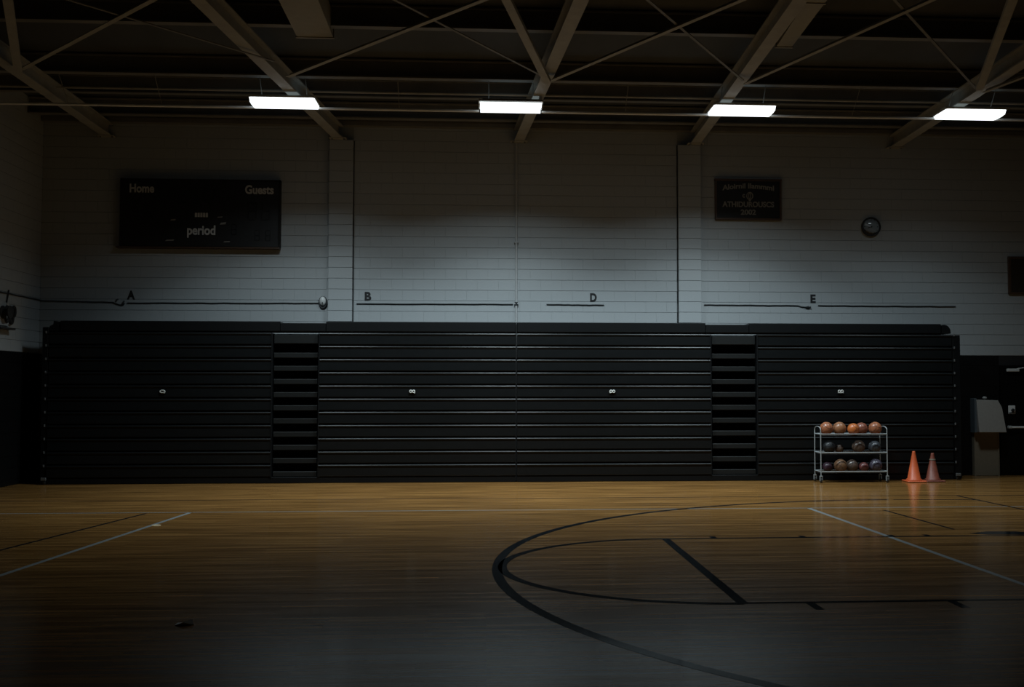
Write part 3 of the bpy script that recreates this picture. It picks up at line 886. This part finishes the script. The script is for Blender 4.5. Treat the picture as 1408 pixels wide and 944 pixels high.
for z in SHELF:
    sh = obj('shelf_rail', tube(bmesh.new(), [(-hx, -hy, z + 0.012), (hx, -hy, z + 0.012)], 0.0100, 10), M['chrome'], rk)
    obj('shelf_rail', tube(bmesh.new(), [(-hx, hy, z + 0.012), (hx, hy, z + 0.012)], 0.0100, 10), M['chrome'], rk)
    for s in (-1, 1):
        obj('side_rail', tube(bmesh.new(), [(s * hx, -hy, z + 0.012), (s * hx, hy, z + 0.012)], 0.010, 8), M['chrome'], rk)
    for j in range(5):
        y = -hy + (j + 1) * 2 * hy / 6
        obj('shelf_wire', tube(bmesh.new(), [(-hx, y, z - 0.014), (hx, y, z - 0.014)], 0.005, 6), M['rubber'], rk)
    for s in (-0.5, 0.5):
        obj('cross_wire', tube(bmesh.new(), [(s * hx, -hy, z), (s * hx, -hy + 0.03, z - 0.022), (s * hx, hy - 0.03, z - 0.022), (s * hx, hy, z)], 0.005, 6), M['rubber'], rk)

def ball_meshes(r):
    bm = bmesh.new()
    bmesh.ops.create_icosphere(bm, subdivisions=4, radius=r)
    a = new_mesh('ball', bm, BALL[0], True)
    bm = bmesh.new()
    n = 32
    rr = r * 1.0005
    tube(bm, [(rr * math.cos(2 * math.pi * k / n), rr * math.sin(2 * math.pi * k / n), 0) for k in range(n)], r * 0.022, 5, True)
    tube(bm, [(rr * math.cos(2 * math.pi * k / n), 0, rr * math.sin(2 * math.pi * k / n)) for k in range(n)], r * 0.022, 5, True)
    for s in (-1, 1):
        pts = []
        for k in range(n):
            t = 2 * math.pi * k / n
            v = Vector((s * (0.62 + 0.12 * math.cos(2 * t)), 0.74 * math.cos(t), 0.74 * math.sin(t))).normalized() * rr
            pts.append(v)
        tube(bm, pts, r * 0.022, 5, True)
    b = new_mesh('seams', bm, M['seam'], True)
    return a, b
def ball(x, y, tier, r, mi, label):
    a, b = ball_meshes(r)
    a.materials[0] = BALL[mi]
    z = SHELF[tier] - 0.014 + 0.0055 + r
    o = link('basketball', a, None, (x, y, z), (random.uniform(0, 6), random.uniform(0, 6), random.uniform(0, 6)))
    tag(o, label, 'ball', 'balls on the rack')
    link('seams', b, o)
R = 0.119
ball(6.170, 19.47, 2, R, 0, 'leftmost brown orange basketball on the top shelf of the rack')
ball(6.415, 19.48, 2, R, 1, 'light brown basketball, second from left on the top shelf')
ball(6.645, 19.40, 2, 0.108, 2, 'brightest orange ball, in the middle of the top shelf')
ball(6.845, 19.54, 2, 0.112, 3, 'rust ball right of the bright orange ball on the top shelf')
ball(7.075, 19.47, 2, R, 0, 'rightmost brown orange basketball on the top shelf')
ball(6.225, 19.50, 1, 0.112, 7, 'nearly black ball at the left end of middle shelf')
ball(6.430, 19.55, 1, 0.080, 5, 'small grey brown ball on the middle shelf')
ball(6.760, 19.47, 1, R, 5, 'large grey brown ball on the middle shelf')
ball(7.060, 19.47, 1, 0.112, 6, 'slate grey ball at the right end of middle shelf')
ball(6.200, 19.52, 0, 0.090, 8, 'dark plum ball at the left end of bottom shelf')
ball(6.415, 19.44, 0, R, 4, 'umber brown basketball second from left on the bottom shelf')
ball(6.648, 19.50, 0, 0.112, 5, 'grey brown ball in the middle of bottom shelf')
ball(6.852, 19.46, 0, 0.090, 10, 'small pinkish brown ball on the bottom shelf')
ball(7.075, 19.47, 0, R, 9, 'violet grey ball at the right end of bottom shelf')

# ------------------------------------------------------------------ cones
def cone(x, y, h, m, label):
    o = empty('traffic_cone', (x, y, 0), label, 'cone', 'cones by the bleacher end')
    bm = bmesh.new()
    box(bm, -0.174, 0.174, -0.174, 0.174, 0.0, 0.028, bevel=0.012)
    obj('base', bm, m, o)
    bm = lathe(bmesh.new(), [(0.150, 0.026), (0.143, 0.045), (0.118, 0.060), (0.030, h - 0.03), (0.026, h - 0.006), (0.020, h), (0.014, h - 0.01), (0.012, h - 0.05)], 28)
    obj('cone_body', bm, m, o, smooth=True)
    return o
cone(7.79, 19.47, 0.555, M['cone'], 'clean bright orange traffic cone standing nearest the ball rack')
c2 = cone(8.152, 19.50, 0.520, M['cone_dirty'], 'scuffed dull orange traffic cone standing right of the bright one')
bm = lathe(bmesh.new(), [(0.057, 0.392), (0.051, 0.414)], 20, False, False)  # narrow pale ring high on the cone
tag(obj('tape_band', bm, M['box_tan'], c2), 'worn pale tape band')

# ------------------------------------------------------------------ left wall winch, floor plate, scrap
wn = empty('wall_winch', (LEFT_X, 19.30, 2.98), 'dark cable winch with looped rope on the left wall, at photo edge', 'winch')
wn.scale = (1.25, 1.25, 1.25)
obj('mount_plate', B(0, 0.02, -0.32, 0.10, -0.16, 0.16), M['pipe'], wn)
obj('drum', lathe(bmesh.new(), [(0.09, 0.0), (0.09, 0.015), (0.05, 0.02), (0.05, 0.09), (0.09, 0.095), (0.09, 0.11)], 20), M['rope'], wn, (0.02, -0.1, 0.02), (0, math.pi / 2, 0))
for dy, dz, ry, rz in ((0.02, 0.0, 0.055, 0.11), (0.16, -0.04, 0.06, 0.085), (0.24, 0.05, 0.045, 0.07)):
    bm = tube(bmesh.new(), [(0.03, dy + ry * math.cos(2 * math.pi * k / 18), dz + rz * math.sin(2 * math.pi * k / 18)) for k in range(18)], 0.018, 6, True)
    obj('rope_loop', bm, M['rope'], wn)
obj('bracket', B(0.0, 0.10, -0.32, 0.14, -0.215, -0.19), M['rope'], wn)
obj('drop_rope', tube(bmesh.new(), [(0.014, 0.02, 0.10), (0.014, 0.06, 0.22), (0.014, 0.10, 0.34)], 0.010, 6), M['rope'], wn)

fp = obj('floor_plate', lathe(bmesh.new(), [(0.055, 0.0), (0.055, 0.004), (0.045, 0.006)], 24), M['brass'], None, (-4.068, 13.80, 0))
tag(fp, 'small round brass floor plate beside the left white line', 'floor plate')
bm = bmesh.new()
ps = [(-0.06, -0.02, 0.0), (0.0, -0.03, 0.022), (0.07, 0.0, 0.0), (0.05, 0.03, 0.035), (-0.01, 0.02, 0.004), (-0.05, 0.025, 0.010)]
va = [bm.verts.new(p) for p in ps]; vb = [bm.verts.new((x, y, z + 0.003)) for x, y, z in ps]
for i in range(6):
    j = (i + 1) % 6; bm.faces.new((va[i], va[j], vb[j], vb[i]))
bm.faces.new(va[::-1]); bm.faces.new(vb)
tag(obj('paper_scrap', bm, M['paper'], None, (-2.145, 7.97, 0)), 'small pale paper scrap lying on the near left floor', 'scrap')  # pale folded piece put down to imitate a glint on the boards
